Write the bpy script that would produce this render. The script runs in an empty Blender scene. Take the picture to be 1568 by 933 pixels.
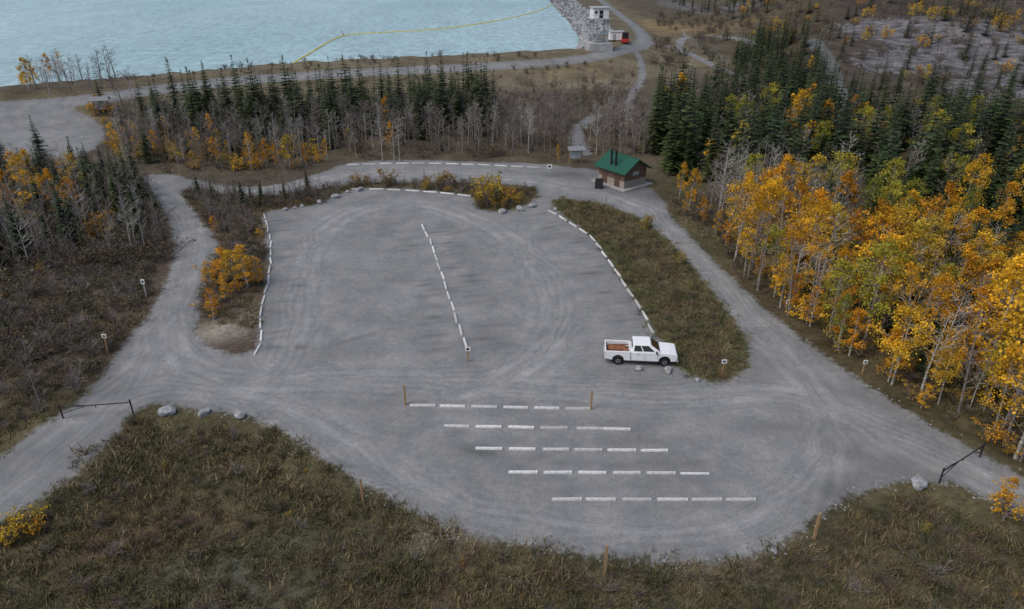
import bpy, bmesh, math, random
import numpy as np
from mathutils import Vector, Matrix
random.seed(7); rng=np.random.default_rng(7)
R=math.radians
SC=bpy.context.scene
# ------------------------------------------------------------------ survey
CAMH=32.7; TH=R(27.0); FP=1120.0; CX=784.0; CY=466.5
cT,sT=math.cos(TH),math.sin(TH)
def G(p,z=0.0):
    a=np.atleast_2d(np.array(p,float)); u=(a[:,0]-CX)/FP; v=(a[:,1]-CY)/FP
    t=(CAMH-z)/np.maximum(sT+v*cT,0.02)
    return np.stack([u*t,(cT-v*sT)*t],1)
def chaikin(P,n=1,closed=True):
    P=np.array(P,float)
    for _ in range(n):
        if closed:
            Q=np.roll(P,-1,0); P=np.stack([P*.75+Q*.25,P*.25+Q*.75],1).reshape(-1,2)
        else:
            A=P[:-1];B=P[1:]; M=np.stack([A*.75+B*.25,A*.25+B*.75],1).reshape(-1,2)
            P=np.vstack([P[:1],M,P[-1:]])
    return P
def pdist(P,L,closed=False):
    L=np.array(L); n=len(L); D=np.full(len(P),1e18); ins=np.zeros(len(P),bool)
    x,y=P[:,0],P[:,1]
    for i in range(n if closed else n-1):
        ax,ay=L[i]; bx,by=L[(i+1)%n]; ex,ey=bx-ax,by-ay; l=ex*ex+ey*ey+1e-12
        t=np.clip(((x-ax)*ex+(y-ay)*ey)/l,0,1); dx=x-ax-t*ex; dy=y-ay-t*ey
        D=np.minimum(D,dx*dx+dy*dy)
        if closed and ay!=by:
            c=((ay>y)!=(by>y))&(x<(bx-ax)*(y-ay)/(by-ay)+ax); ins^=c
    D=np.sqrt(D)
    return np.where(ins,D,-D) if closed else D
ss=lambda a,b,x: (lambda t:t*t*(3-2*t))(np.clip((x-a)/(b-a),0,1))
OUT=chaikin(G([(-90,775),(0,700),(60,655),(110,622),(150,580),(190,525),(228,480),(255,435),(268,390),(262,345),(245,310),(222,285),(220,268),(260,266),(300,276),(360,288),(420,285),(470,272),(505,260),(525,250),(600,245),(700,247),(830,251),(880,257),(905,258),(990,283),(1016,305),(1022,327),(1060,365),(1100,405),(1140,445),(1180,480),(1240,530),(1300,570),(1380,625),(1450,665),(1568,732),(1700,810),(1700,880),(1568,792),(1500,758),(1440,737),(1395,735),(1340,745),(1290,765),(1245,797),(1200,832),(1150,853),(1080,864),(1000,862),(900,853),(800,835),(700,815),(640,790),(590,760),(550,738),(480,695),(420,652),(380,637),(300,627),(240,618),(205,628),(180,662),(145,705),(75,758),(0,800),(-90,865)]),1)
I1=chaikin(G([(272,292),(300,325),(337,372),(325,405),(303,450),(306,490),(300,515),(330,538),(388,546),(395,500),(400,470),(408,430),(410,380),(400,326),(440,320),(490,313),(515,298),(545,288),(640,289),(735,301),(722,318),(765,325),(800,318),(826,300),(815,285),(740,281),(640,279),(560,279),(500,286),(430,300),(350,300),(300,290)]),1)
I2=chaikin(G([(848,302),(925,312),(985,335),(1040,385),(1085,440),(1130,500),(1150,540),(1145,570),(1105,588),(1060,580),(1032,560),(1006,510),(958,435),(912,368),(872,336),(842,317)]),1)
ULOT=chaikin(G([(-60,196),(40,176),(100,176),(158,190),(160,222),(112,246),(50,240),(20,262),(-60,280)]),1)
shore=[(0,141),(90,133),(240,122),(440,103),(600,95),(750,88),(885,80),(889,60),(872,35),(848,10),(832,-12)]
sw=G(shore,2.4)
LAKE=np.vstack([sw,[(40,640),(250,900),(-900,950),(-1300,400),(-330,170)]])
DAMR=chaikin(G([(-120,160),(0,152),(120,143),(240,130),(440,110),(600,102),(750,95),(880,87),(950,78),(988,62),(985,40),(955,15),(925,-6),(900,-25)],4.0),1,False)
BR1=chaikin(G([(985,66),(1030,66),(1045,68),(1085,85),(1120,105)],2.0),1,False)
BR2=chaikin(G([(1040,66),(1045,48),(1090,48),(1160,66)],2.0),1,False)
TR1=chaikin(G([(962,80),(985,100),(982,118),(965,140),(955,160)],1.5),1,False)
TR2=chaikin(G([(912,178),(885,196),(882,215),(895,235)]),1,False)
RR=chaikin(G([(1240,95),(1270,115),(1292,150),(1290,185)]),1,False)
LINKS=[(DAMR,2.6),(BR1,1.5),(BR2,1.4),(TR1,.9),(TR2,1.3),(RR,2.2)]
CREEK=chaikin(G([(1400,203),(1440,212),(1480,213),(1520,220),(1600,228)]),1,False)
def RD(P):
    d=np.minimum(pdist(P,OUT,True),np.minimum(-pdist(P,I1,True),-pdist(P,I2,True)))
    d=np.maximum(d,pdist(P,ULOT,True))
    for l,w in LINKS: d=np.maximum(d,w-pdist(P,l))
    return d
def H(P,rd=None):
    P=np.atleast_2d(P); x,y=P[:,0],P[:,1]
    d=-pdist(P,LAKE,True)
    z=np.interp(d,[-25,-5,0,1.5,3,12,30,60],[-6,-1,2.4,3.5,4,4,0.3,0])
    r=x/np.maximum(y,20)
    z=z+np.clip((y-170)*0.085,0,45)*ss(.24,.42,r)*ss(20,60,d)
    z=z+ss(900,2500,y)*180*(0.6+.4*np.sin(x*.004+1)*np.cos(x*.0013))*(d>0)
    z=z+ss(300,1500,np.abs(x)-0.6*y)*90*(d>0)
    far=ss(120,260,y)*ss(25,60,d)*ss(0.2,.35,r)
    z=z+far*(1.3*np.sin(x*.11+y*.05)+1.6*np.sin(x*.05-y*.083+2)+.6*np.sin(x*.31+1)*np.sin(y*.27))
    if rd is None: rd=RD(P)
    off=ss(0.2,4,-rd)*(1-ss(200,400,y))
    z=z+off*(.13*np.sin(x*.6+np.sin(y*.5)*1.3)+.1*np.sin(y*.83+x*.21)+.05*np.sin(x*1.9)*np.sin(y*1.7))
    z=z-0.5*ss(0.3,3,-rd)*(y<50)*(1-ss(44,50,y))
    return z
def GH(p):
    p=np.atleast_2d(np.array(p,float)); z=np.zeros(len(p)); n=3 if p[:,1].min()>260 else 8
    for _ in range(n):
        u=(p[:,0]-CX)/FP; v=(p[:,1]-CY)/FP
        t=(CAMH-z)/np.maximum(sT+v*cT,0.02)
        Q=np.stack([u*t,(cT-v*sT)*t],1); hz=H(Q); z=z*.3+.7*hz
    return Q,hz
def gp(px,py,dz=0):
    q,z=GH([(px,py)]); return Vector((q[0,0],q[0,1],z[0]+dz))
# ------------------------------------------------------------------ nodes
def nd(nt,typ,ins=None,**pr):
    n=nt.nodes.new(typ)
    for k,v in pr.items(): setattr(n,k,v)
    for k,v in (ins or {}).items():
        s=n.inputs[k]
        if isinstance(v,bpy.types.NodeSocket): nt.links.new(v,s)
        else: s.default_value=v
    return n
def mth(nt,op,a,b=0.0,clamp=False):
    n=nd(nt,'ShaderNodeMath',{0:a,1:b},operation=op); n.use_clamp=clamp; return n.outputs[0]
def mixc(nt,f,a,b,bt='MIX'):
    n=nt.nodes.new('ShaderNodeMix'); n.data_type='RGBA'; n.blend_type=bt
    for i,v in ((0,f),(6,a),(7,b)):
        if isinstance(v,bpy.types.NodeSocket): nt.links.new(v,n.inputs[i])
        else: n.inputs[i].default_value=v if i==0 or len(v)==4 else (*v,1)
    return n.outputs[2]
def noise(nt,vec,s,det=3,rough=.55):
    return nd(nt,'ShaderNodeTexNoise',{'Vector':vec,'Scale':s,'Detail':det,'Roughness':rough}).outputs['Fac']
def rng_(nt,v,a,b,c,d):
    return nd(nt,'ShaderNodeMapRange',{0:v,1:a,2:b,3:c,4:d}).outputs[0]
def newmat(name,rough=.9,spec=.2):
    m=bpy.data.materials.new(name); m.use_nodes=True; nt=m.node_tree; nt.nodes.clear()
    o=nt.nodes.new('ShaderNodeOutputMaterial'); b=nt.nodes.new('ShaderNodeBsdfPrincipled')
    b.inputs['Roughness'].default_value=rough; b.inputs['Specular IOR Level'].default_value=spec
    nt.links.new(b.outputs[0],o.inputs[0]); return m,nt,b,o
def gray(nt,f): return nd(nt,'ShaderNodeCombineColor',{0:f,1:f,2:f}).outputs[0]
def simple(name,col,rough=.7,spec=.3,var=.25,scale=6,metal=0):
    m,nt,b,o=newmat(name,rough,spec); b.inputs['Metallic'].default_value=metal
    tc=nt.nodes.new('ShaderNodeTexCoord').outputs['Object']
    f=rng_(nt,noise(nt,tc,scale,4),.3,.7,1-var,1+var)
    nt.links.new(mixc(nt,1.0,(*col,1),gray(nt,f),'MULTIPLY'),b.inputs['Base Color']); return m
def ground_mat():
    m,nt,b,o=newmat('ground_gravel_and_turf',.95,.1)
    pos=nt.nodes.new('ShaderNodeNewGeometry').outputs['Position']
    at=lambda n:nd(nt,'ShaderNodeAttribute',attribute_name=n)
    rd=at('rd').outputs['Fac']; td=at('td').outputs['Fac']; tint=at('tint').outputs['Color']; rock=at('rock').outputs['Fac']
    mk=nd(nt,'ShaderNodeSeparateColor',{0:at('marks').outputs['Color']}); st=mk.outputs[0]
    nA=noise(nt,pos,.05,2); nT=noise(nt,pos,.15,3,.6); nB=noise(nt,pos,.42,4,.6); nC=noise(nt,pos,2.2,5,.7); nD=noise(nt,pos,11,3,.8); nE=noise(nt,pos,27,1,.8)
    e=mth(nt,'ADD',rd,mth(nt,'MULTIPLY',mth(nt,'SUBTRACT',nB,.5),1.6)); e=mth(nt,'ADD',e,mth(nt,'MULTIPLY',mth(nt,'SUBTRACT',nC,.5),1.8))
    mask=rng_(nt,e,-.28,.3,0,1)
    f=rng_(nt,nT,.3,.7,.84,1.10); f=mth(nt,'MULTIPLY',f,rng_(nt,nB,.25,.75,.82,1.16)); f=mth(nt,'MULTIPLY',f,rng_(nt,nC,.25,.75,.80,1.20))
    f=mth(nt,'MULTIPLY',f,rng_(nt,nD,.2,.8,.60,1.40)); f=mth(nt,'MULTIPLY',f,rng_(nt,nE,.2,.8,.74,1.26))
    warp=mth(nt,'ADD',td,mth(nt,'MULTIPLY',nT,1.6))
    s1=mth(nt,'SINE',mth(nt,'MULTIPLY',warp,4.2)); s2=mth(nt,'SINE',mth(nt,'MULTIPLY',mth(nt,'ADD',td,mth(nt,'MULTIPLY',nA,9.0)),8.5)); s3=mth(nt,'SINE',mth(nt,'MULTIPLY',mth(nt,'ADD',td,mth(nt,'MULTIPLY',nT,3.0)),17.0))
    tm=mth(nt,'MULTIPLY',rng_(nt,td,1.2,3.6,1,0),rng_(nt,nT,.40,.62,0.0,1))
    tm2=mth(nt,'MULTIPLY',rng_(nt,td,1.2,3.2,1,0),rng_(nt,nT,.58,.40,0.1,1))
    sm=mth(nt,'ADD',mth(nt,'MULTIPLY',mth(nt,'MULTIPLY',s1,tm),.13),mth(nt,'ADD',mth(nt,'MULTIPLY',mth(nt,'MULTIPLY',s2,tm2),.10),mth(nt,'MULTIPLY',mth(nt,'MULTIPLY',s3,tm),.07)))
    f=mth(nt,'MULTIPLY',f,mth(nt,'ADD',mth(nt,'ADD',.96,rng_(nt,td,0,3.5,.13,0)),sm))
    stn=mth(nt,'MULTIPLY',st,rng_(nt,nC,.35,.6,.3,1)); f=mth(nt,'MULTIPLY',f,mth(nt,'SUBTRACT',1,mth(nt,'MULTIPLY',stn,.66)))
    f=mth(nt,'MULTIPLY',f,rng_(nt,rd,0,2.2,.84,1))
    gc=mixc(nt,1,mixc(nt,rng_(nt,nB,.3,.7,0,1),(.222,.232,.238),(.243,.240,.232)),gray(nt,f),'MULTIPLY')
    t=rng_(nt,nT,.3,.7,.65,1.4); t=mth(nt,'MULTIPLY',t,rng_(nt,nC,.25,.75,.45,1.6)); t=mth(nt,'MULTIPLY',t,rng_(nt,nD,.25,.75,.45,1.6))
    tc=mixc(nt,1,tint,gray(nt,t),'MULTIPLY')
    tc=mixc(nt,rng_(nt,nB,.5,.72,0,.5),tc,(.13,.105,.06))
    vor=nd(nt,'ShaderNodeTexVoronoi',{'Vector':nd(nt,'ShaderNodeVectorMath',{0:pos,1:(.35,.8,1.4)},operation='MULTIPLY').outputs[0],'Scale':.6},feature='F1')
    rk=mixc(nt,1,(.19,.185,.19),gray(nt,mth(nt,'MULTIPLY',rng_(nt,vor.outputs['Distance'],0,1,1.3,.25),rng_(nt,nC,.2,.8,.3,1.6))),'MULTIPLY')
    rmk=rng_(nt,mth(nt,'ADD',rock,mth(nt,'MULTIPLY',mth(nt,'SUBTRACT',nB,.5),1.5)),.42,.58,0,1)
    tc=mixc(nt,rmk,tc,rk)
    c=mixc(nt,mask,tc,gc); nt.links.new(c,b.inputs['Base Color'])
    hgt=mth(nt,'ADD',mth(nt,'MULTIPLY',nC,.5),mth(nt,'MULTIPLY',nD,.35))
    bp=nd(nt,'ShaderNodeBump',{'Strength':.6,'Distance':.12,'Height':hgt}); nt.links.new(bp.outputs[0],b.inputs['Normal'])
    return m
GM=ground_mat()
# ------------------------------------------------------------------ ground grid
rows=list(np.arange(-60,22,3.5))+list(np.arange(22,112,.3)); s=.3; y=rows[-1]
while y<4200: s*=1.026; y+=s; rows.append(y)
rows=np.array(rows); NC=580; NR=len(rows)
tt=np.linspace(-1,1,NC); hw=45+.85*np.abs(rows)+np.clip(rows-500,0,None)*.8
Xg=tt[None,:]*hw[:,None]; Yg=np.repeat(rows[:,None],NC,1)
P=np.stack([Xg.ravel(),Yg.ravel()],1)
rd=RD(P); Z=H(P,rd)
tracks=[[(225,275),(285,320),(300,360),(282,410),(262,450),(240,500),(215,560),(160,620),(60,700),(-60,800)],
 [(285,330),(303,380),(283,430),(262,490),(265,540),(310,575),(400,590),(520,580),(640,582),(760,590),(900,600),(1050,610),(1180,600),(1260,620),(1400,690),(1568,765)],
 [(120,640),(230,590),(330,600),(430,635),(520,690),(610,750),(720,792),(860,825),(1000,838),(1120,832),(1200,795),(1262,725),(1272,650),(1240,590),(1190,540),(1135,475),(1070,400),(1010,335),(930,300),(840,278),(700,266),(560,264),(480,276),(400,292)],
 [(420,580),(455,500),(462,430),(480,370),(540,322),(640,308),(720,330),(800,375),(850,440),(850,520),(800,570),(700,600)]]
td=np.full(len(P),50.0); sel=(P[:,1]<150)&(P[:,1]>20)&(rd>-2)
for t in tracks: td[sel]=np.minimum(td[sel],pdist(P[sel],chaikin(G(t),2,False)))
stops=[]
def seg(a,b,y1,y2=None):
    q=G([(a,y1),(b,y2 or y1)]); c=q.mean(0); d=q[1]-q[0]; stops.append((c[0],c[1],math.atan2(d[1],d[0]),0))
r1=[(627,667),(673,713),(721,762),(769,810),(817,857),(865,904)]
for i,(a,b) in enumerate(r1): seg(a,b,621.5+i,622+i)
for i,(a,b) in enumerate([(679,720),(728,768),(778,818),(828,868),(883,922),(924,964)]): seg(a,b,653+i*.9,653.7+i*.9)
for i,(a,b) in enumerate([(727,770),(779,820),(830,872),(880,921),(931,973),(982,1022)]): seg(a,b,687.5+i*.6,688+i*.6)
for i,(a,b) in enumerate([(779,823),(831,877),(885,928),(938,981),(990,1034),(1042,1085)]): seg(a,b,724+i*.3)
for i,(a,b) in enumerate([(846,890),(898,941),(952,997),(1007,1052),(1060,1104),(1112,1156)]): seg(a,b,765.5+i*.1)
nfront=len(stops)
def along(poly,spacing=2.4,side=0):
    L=chaikin(G(poly),2,False); seglen=np.linalg.norm(np.diff(L,axis=0),axis=1); cum=np.concatenate([[0],np.cumsum(seglen)])
    s=spacing/2
    while s<cum[-1]:
        f_=lambda q:(np.interp(q,cum,L[:,0]),np.interp(q,cum,L[:,1])); x,y=f_(s); x2,y2=f_(s+.5); x1,y1=f_(s-.5)
        stops.append((x+random.uniform(-.09,.09),y,math.atan2(y2-y1,x2-x1)+random.uniform(-.07,.07),side)); s+=spacing
along([(389,548),(401,524),(398,500),(401,475),(408,448),(414,415),(415,385),(411,350),(405,328)],2.5,-1)
along([(716,537),(700,490),(682,437),(664,383),(648,347)],2.45,2)
along([(1003,514),(985,480),(955,435),(930,395),(905,362),(868,338),(836,320)],2.5,1)
nlot=len(stops)
along([(535,290),(580,290),(640,293),(700,298),(735,303)],2.6,0)
along([(527,253),(620,250),(720,252),(822,257)],2.6,0)
acc=np.zeros(len(P))
def addst(cx,cy,ang,la,lb,st):
    m=3*max(la,lb); I=np.where((np.abs(P[:,0]-cx)<m)&(np.abs(P[:,1]-cy)<m))[0]
    dx=P[I,0]-cx; dy=P[I,1]-cy; a=dx*math.cos(ang)+dy*math.sin(ang); b_=-dx*math.sin(ang)+dy*math.cos(ang)
    acc[I]=np.maximum(acc[I],st*np.exp(-(a/la)**2-(b_/lb)**2))
for i,(x,y,a,sd) in enumerate(stops[:nlot]):
    if i<nfront:
        for k in (-1,1):
            if random.random()<.7: addst(x+random.uniform(-.6,.6),y+k*random.uniform(.5,1.1),a,random.uniform(.7,1.7),.4,random.uniform(.15,.5))
    else:
        for s_ in ([-1] if sd==-1 else [1] if sd==1 else [-1,1]):
            n=(math.sin(a),-math.cos(a)); k=(1 if s_==-1 else -1)
            for o in(-.55,.55):
                if random.random()<.25: continue
                dist=1.9+random.uniform(-.6,1.3); addst(x+n[0]*k*dist+math.cos(a)*o,y+n[1]*k*dist+math.sin(a)*o,a+math.pi/2+random.gauss(0,.07),random.uniform(.7,1.7),random.uniform(.22,.4),random.uniform(.2,.8))
for (px,py,la,lb,st,an) in [(735,692,2.0,.7,.8,-.2),(700,697,1.5,.3,.5,0),(460,532,.55,.45,.9,0),(1330,700,5,1.6,.5,-.5),(1200,655,2.5,.7,.45,.1),(1265,590,3,.8,.45,-.8),(540,520,2.5,.25,.6,.6),(1290,745,3,1.2,.4,.5),(990,745,3,.5,.35,0),(880,750,1.6,.5,.4,.2),(965,292,5,3.2,.9,-.3),(1000,300,3,2.5,.9,-.3),(870,268,5,2.6,.8,0),(155,600,4,3,.4,0),(60,700,9,3,.4,.6),(970,590,2.5,.4,.4,0),(1000,710,2,.4,.4,0),(1100,775,3,.35,.35,0),(1170,560,3,1,.35,.8),(230,550,2.5,1,.3,1)]:
    q=G([(px,py)])[0]; addst(q[0],q[1],an,la,lb,st)
I=np.where(P[:,0]>60)[0]; acc[I]=np.maximum(acc[I],.8*(pdist(P[I],RR)<4))
marks=np.stack([acc,acc*0,acc*0],1)
x,y=P[:,0],P[:,1]
T=np.tile(np.array([[.074,.066,.036]]),(len(P),1))
def blend(w,c):
    global T
    T=T*(1-w[:,None])+w[:,None]*np.array([c])
blend(ss(60,75,y)*ss(-5,-40,x),(.062,.05,.036)); blend(ss(-14,-24,x)*ss(46,54,y)*(1-ss(85,100,y)),(.082,.063,.048))
blend(ss(100,112,y),(.08,.067,.048)); blend(ss(.25,.4,x/np.maximum(y,1))*ss(40,60,y),(.07,.058,.032))
dl=-pdist(P[y>100],LAKE,True); w=np.zeros(len(P)); w[y>100]=ss(0,2,dl)*(1-ss(28,45,dl))*ss(-110,-60,x[y>100]); blend(w,(.13,.11,.075))
w=ss(150,190,y)*ss(.30,.45,x/np.maximum(y,1)); blend(w,(.065,.053,.045))
d2=pdist(P[sel],I2,True); w=np.zeros(len(P)); w[sel]=(d2>-.8); blend(w*.9,(.085,.085,.04))
def blob(px,py,rx,ry,c,st=1):
    q,_=GH([(px,py)]); w=st*np.exp(-(((x-q[0,0])/rx)**2+((y-q[0,1])/ry)**2)**1.5); blend(w,c)
for b in [(180,440,3,2.2,(.2,.18,.15),.8),(130,430,5,2,(.16,.14,.12),.6),(340,505,2.3,2.2,(.24,.22,.18),.9),(375,490,1.5,3,(.24,.22,.18),.8),(405,350,1,4,(.2,.18,.14),.5),
  (1000,40,14,25,(.2,.15,.08),.8),(1080,45,16,22,(.2,.14,.07),.7),(890,130,9,10,(.19,.16,.11),.6),(860,105,16,8,(.17,.14,.08),.7),(1060,95,9,9,(.17,.14,.08),.6),(500,870,9,3,(.055,.065,.035),.7),(350,900,5,2.5,(.12,.12,.1),.6),(1100,870,6,1.0,(.15,.13,.10),.7),(700,820,4,.8,(.16,.14,.12),.6),(1250,870,5,2,(.085,.06,.035),.7),(40,165,12,8,(.14,.13,.07),.6),(1400,880,8,4,(.06,.055,.035),.7),(200,820,6,3,(.095,.065,.04),.7),(620,900,6,2,(.09,.07,.04),.7)]: blob(*b)
rock=np.zeros(len(P))
def rblob(px,py,rx,ry,st=1):
    q,_=GH([(px,py)]); rock[:]=np.maximum(rock,st*np.exp(-(((x-q[0,0])/rx)**2+((y-q[0,1])/ry)**2)**1.5))
for b in [(868,20,9,90),(880,55,6,40),(905,60,5,18),(1500,100,30,22,.85),(1400,60,26,16,.75),(1330,40,16,16,.75),(1550,140,20,14,.85),(1040,8,14,50,.6),(1120,12,22,24,.6),(1480,30,34,20,.75),(1370,95,14,12,.7),(1560,60,24,20,.8)]: rblob(*b)
w=np.zeros(len(P)); m_=y>100; w[m_]=(dl<2.2)*(dl>-6); rock[:]=np.maximum(rock,w*.9)
idx=np.arange(NR*NC).reshape(NR,NC)
F=np.stack([idx[:-1,:-1],idx[:-1,1:],idx[1:,1:],idx[1:,:-1]],-1).reshape(-1,4)
def meshfrom(name,V,F,attrs,mat):
    me=bpy.data.meshes.new(name); me.vertices.add(len(V)); me.vertices.foreach_set('co',V.astype(np.float32).ravel())
    me.loops.add(F.size); me.loops.foreach_set('vertex_index',F.astype(np.int32).ravel())
    me.polygons.add(len(F)); me.polygons.foreach_set('loop_start',(np.arange(len(F))*F.shape[1]).astype(np.int32)); me.polygons.foreach_set('use_smooth',np.ones(len(F),bool))
    me.update(); me.validate()
    for k,a in attrs.items():
        if a.ndim==1: at=me.attributes.new(k,'FLOAT','POINT'); at.data.foreach_set('value',a.astype(np.float32))
        else: at=me.attributes.new(k,'FLOAT_COLOR','POINT'); at.data.foreach_set('color',np.hstack([a,np.ones((len(a),1))]).astype(np.float32).ravel())
    me.materials.append(mat)
    ob=bpy.data.objects.new(name,me); SC.collection.objects.link(ob); return ob
V=np.stack([x,y,Z],1); AT={'rd':rd,'td':td,'marks':marks,'tint':T,'rock':rock}
meshfrom('ground',V,F,AT,GM)
LOTP=G([(300,250),(850,250),(1060,560),(1400,700),(1250,900),(500,800),(180,600),(380,500)])
fm=(rd[F].max(1)>-.9)&(y[F].max(1)<480); inl=pdist(P,LOTP,True)>0; il=inl[F].all(1)
for nm,mk in (('gravel_parking_lot',fm&il),('gravel_road',fm&~il)):
    f=F[mk]; u,inv=np.unique(f,return_inverse=True); v=V[u].copy(); v[:,2]+=.008
    meshfrom(nm,v,inv.reshape(-1,4),{k:a[u] for k,a in AT.items()},GM)
# ------------------------------------------------------------------ lake
m,nt,b,o=newmat('lake_water',.3,.4); pos=nt.nodes.new('ShaderNodeNewGeometry').outputs['Position']
sv=nd(nt,'ShaderNodeVectorMath',{0:pos,1:(1,.5,1)},operation='MULTIPLY').outputs[0]
n1=noise(nt,sv,.012,3); n2=noise(nt,sv,.45,5,.7); n3=noise(nt,sv,.08,4)
c=mixc(nt,rng_(nt,n1,.35,.65,0,1),(.31,.46,.49),(.39,.54,.56)); c=mixc(nt,1,c,gray(nt,mth(nt,'MULTIPLY',rng_(nt,n2,.3,.7,.66,1.3),rng_(nt,n3,.3,.7,.9,1.1))),'MULTIPLY')
nt.links.new(c,b.inputs['Base Color'])
bp=nd(nt,'ShaderNodeBump',{'Strength':1.0,'Distance':.45,'Height':n2}); nt.links.new(bp.outputs[0],b.inputs['Normal'])
ex=np.array([(p[0]+(1.0 if 7<=i<12 else 0),p[1]-(1.0 if i<7 else 0)) for i,p in enumerate(LAKE)])
me=bpy.data.meshes.new('lake'); me.from_pydata([(p[0],p[1],2.4) for p in ex],[],[tuple(range(len(ex)))]); me.materials.append(m)
ob=bpy.data.objects.new('lake',me); SC.collection.objects.link(ob)
# ------------------------------------------------------------------ mesh builder
class MB:
    def __init__(s): s.v=[];s.f=[];s.m=[];s.c=[]
    def vert(s,p,c=1.0): s.v.append(tuple(p)); s.c.append(c); return len(s.v)-1
    def face(s,ids,m=0): s.f.append(tuple(ids)); s.m.append(m)
    def tube(s,p0,p1,r0,r1,n=4,m=0,cap=False):
        p0=Vector(p0);p1=Vector(p1); d=(p1-p0)
        if d.length<1e-6: return
        d.normalize(); a=d.cross(Vector((0,0,1)) if abs(d.z)<.9 else Vector((1,0,0))).normalized(); b=d.cross(a)
        i0=[];i1=[]
        for k in range(n):
            t=2*math.pi*k/n; o=a*math.cos(t)+b*math.sin(t); i0.append(s.vert(p0+o*r0)); i1.append(s.vert(p1+o*r1))
        for k in range(n): s.face((i0[k],i0[(k+1)%n],i1[(k+1)%n],i1[k]),m)
        if cap: s.face(i1,m); s.face(i0[::-1],m)
    def box(s,c,sz,m=0,rot=None):
        M=rot or Matrix.Identity(3); c=Vector(c); ids=[]
        for dx in(-1,1):
            for dy in(-1,1):
                for dz in(-1,1): ids.append(s.vert(c+M@Vector((dx*sz[0]/2,dy*sz[1]/2,dz*sz[2]/2))))
        for f in((0,1,3,2),(4,6,7,5),(0,4,5,1),(2,3,7,6),(0,2,6,4),(1,5,7,3)): s.face([ids[i] for i in f],m)
    def prism(s,poly,y0,y1,m=0,axis='y'):
        def P_(a,b,t): return (a,t,b) if axis=='y' else (t,a,b)
        i0=[s.vert(P_(a,b,y0)) for a,b in poly]; i1=[s.vert(P_(a,b,y1)) for a,b in poly]; n=len(poly)
        for k in range(n): s.face((i0[k],i0[(k+1)%n],i1[(k+1)%n],i1[k]),m)
        s.face(i0[::-1],m); s.face(i1,m)
    def leaf(s,p,sz,c,m=1):
        a=Vector((random.gauss(0,1),random.gauss(0,1),random.gauss(0,1))).normalized(); b=a.orthogonal().normalized()
        b=Matrix.Rotation(random.uniform(0,6.28),3,a)@b; p=Vector(p); w=sz*random.uniform(.35,.55)
        s.face((s.vert(p-a*sz*.5,c),s.vert(p+b*w,c),s.vert(p+a*sz*.5,c),s.vert(p-b*w,c)),m)
    def mesh(s,name,mats,fixn=False):
        me=bpy.data.meshes.new(name); me.from_pydata(s.v,[],s.f)
        for m in mats: me.materials.append(m)
        me.polygons.foreach_set('material_index',s.m)
        at=me.attributes.new('lc','FLOAT','POINT'); at.data.foreach_set('value',s.c)
        if fixn:
            bm=bmesh.new(); bm.from_mesh(me); bmesh.ops.recalc_face_normals(bm,faces=bm.faces); bm.to_mesh(me); bm.free()
        me.update(); return me
def link(name,me,loc=(0,0,0),rz=0,sc=1,parent=None,col=None):
    ob=bpy.data.objects.new(name,me); ob.location=loc; ob.rotation_euler=(0,0,rz); ob.scale=(sc,)*3 if not hasattr(sc,'__len__') else sc
    (col or SC.collection).objects.link(ob)
    if parent: ob.parent=parent
    return ob
def empty(name,loc=(0,0,0),rz=0):
    e=bpy.data.objects.new(name,None); e.location=loc; e.rotation_euler=(0,0,rz); SC.collection.objects.link(e); return e
# ------------------------------------------------------------------ foliage materials
def leafmat(name,stops_,trans=.3):
    m,nt,b,o=newmat(name,.75,.15)
    lc=nd(nt,'ShaderNodeAttribute',attribute_name='lc').outputs['Fac']; ri=nt.nodes.new('ShaderNodeObjectInfo').outputs['Random']
    rp=nt.nodes.new('ShaderNodeValToRGB'); nt.links.new(ri,rp.inputs[0]); el=rp.color_ramp.elements
    el[0].color=(*stops_[0],1); el[1].color=(*stops_[-1],1)
    for i,c in enumerate(stops_[1:-1]): e=el.new((i+1)/(len(stops_)-1)); e.color=(*c,1)
    c=mixc(nt,1,rp.outputs[0],gray(nt,lc),'MULTIPLY'); nt.links.new(c,b.inputs['Base Color'])
    if trans>0:
        t=nd(nt,'ShaderNodeBsdfTranslucent',{0:c}); mx=nd(nt,'ShaderNodeMixShader',{0:trans,1:b.outputs[0],2:t.outputs[0]}); nt.links.new(mx.outputs[0],o.inputs[0])
    return m
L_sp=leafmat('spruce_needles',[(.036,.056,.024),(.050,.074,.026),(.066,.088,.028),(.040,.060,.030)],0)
L_ye=leafmat('aspen_leaves_gold',[(.66,.38,.025),(.74,.44,.03),(.58,.26,.02),(.70,.42,.03),(.50,.38,.05),(.64,.31,.02),(.72,.46,.035)])
L_au=leafmat('aspen_leaves_amber',[(.60,.27,.02),(.66,.36,.025),(.50,.21,.02),(.68,.40,.03)])
L_gr=leafmat('aspen_leaves_green',[(.27,.27,.04),(.38,.34,.045),(.20,.22,.04),(.44,.37,.05)])
L_or=leafmat('shrub_leaves_rust',[(.44,.24,.04),(.50,.33,.04),(.3,.17,.05),(.38,.31,.05)])
L_du=leafmat('undergrowth_leaves',[(.085,.065,.035),(.14,.085,.045),(.065,.08,.035),(.17,.14,.075),(.06,.06,.03)],0)
L_gs=leafmat('grass_blades',[(.10,.10,.045),(.19,.15,.075),(.07,.08,.036),(.14,.10,.055),(.24,.19,.11),(.09,.095,.042)],0)
def bark(name,c1,c2,s):
    m,nt,b,o=newmat(name,.9,.1); tc=nt.nodes.new('ShaderNodeTexCoord').outputs['Object']
    v=nd(nt,'ShaderNodeVectorMath',{0:tc,1:(1,1,3)},operation='MULTIPLY').outputs[0]
    nt.links.new(mixc(nt,rng_(nt,noise(nt,v,s,1),.42,.6,0,1),c1,c2),b.inputs['Base Color']); return m
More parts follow.
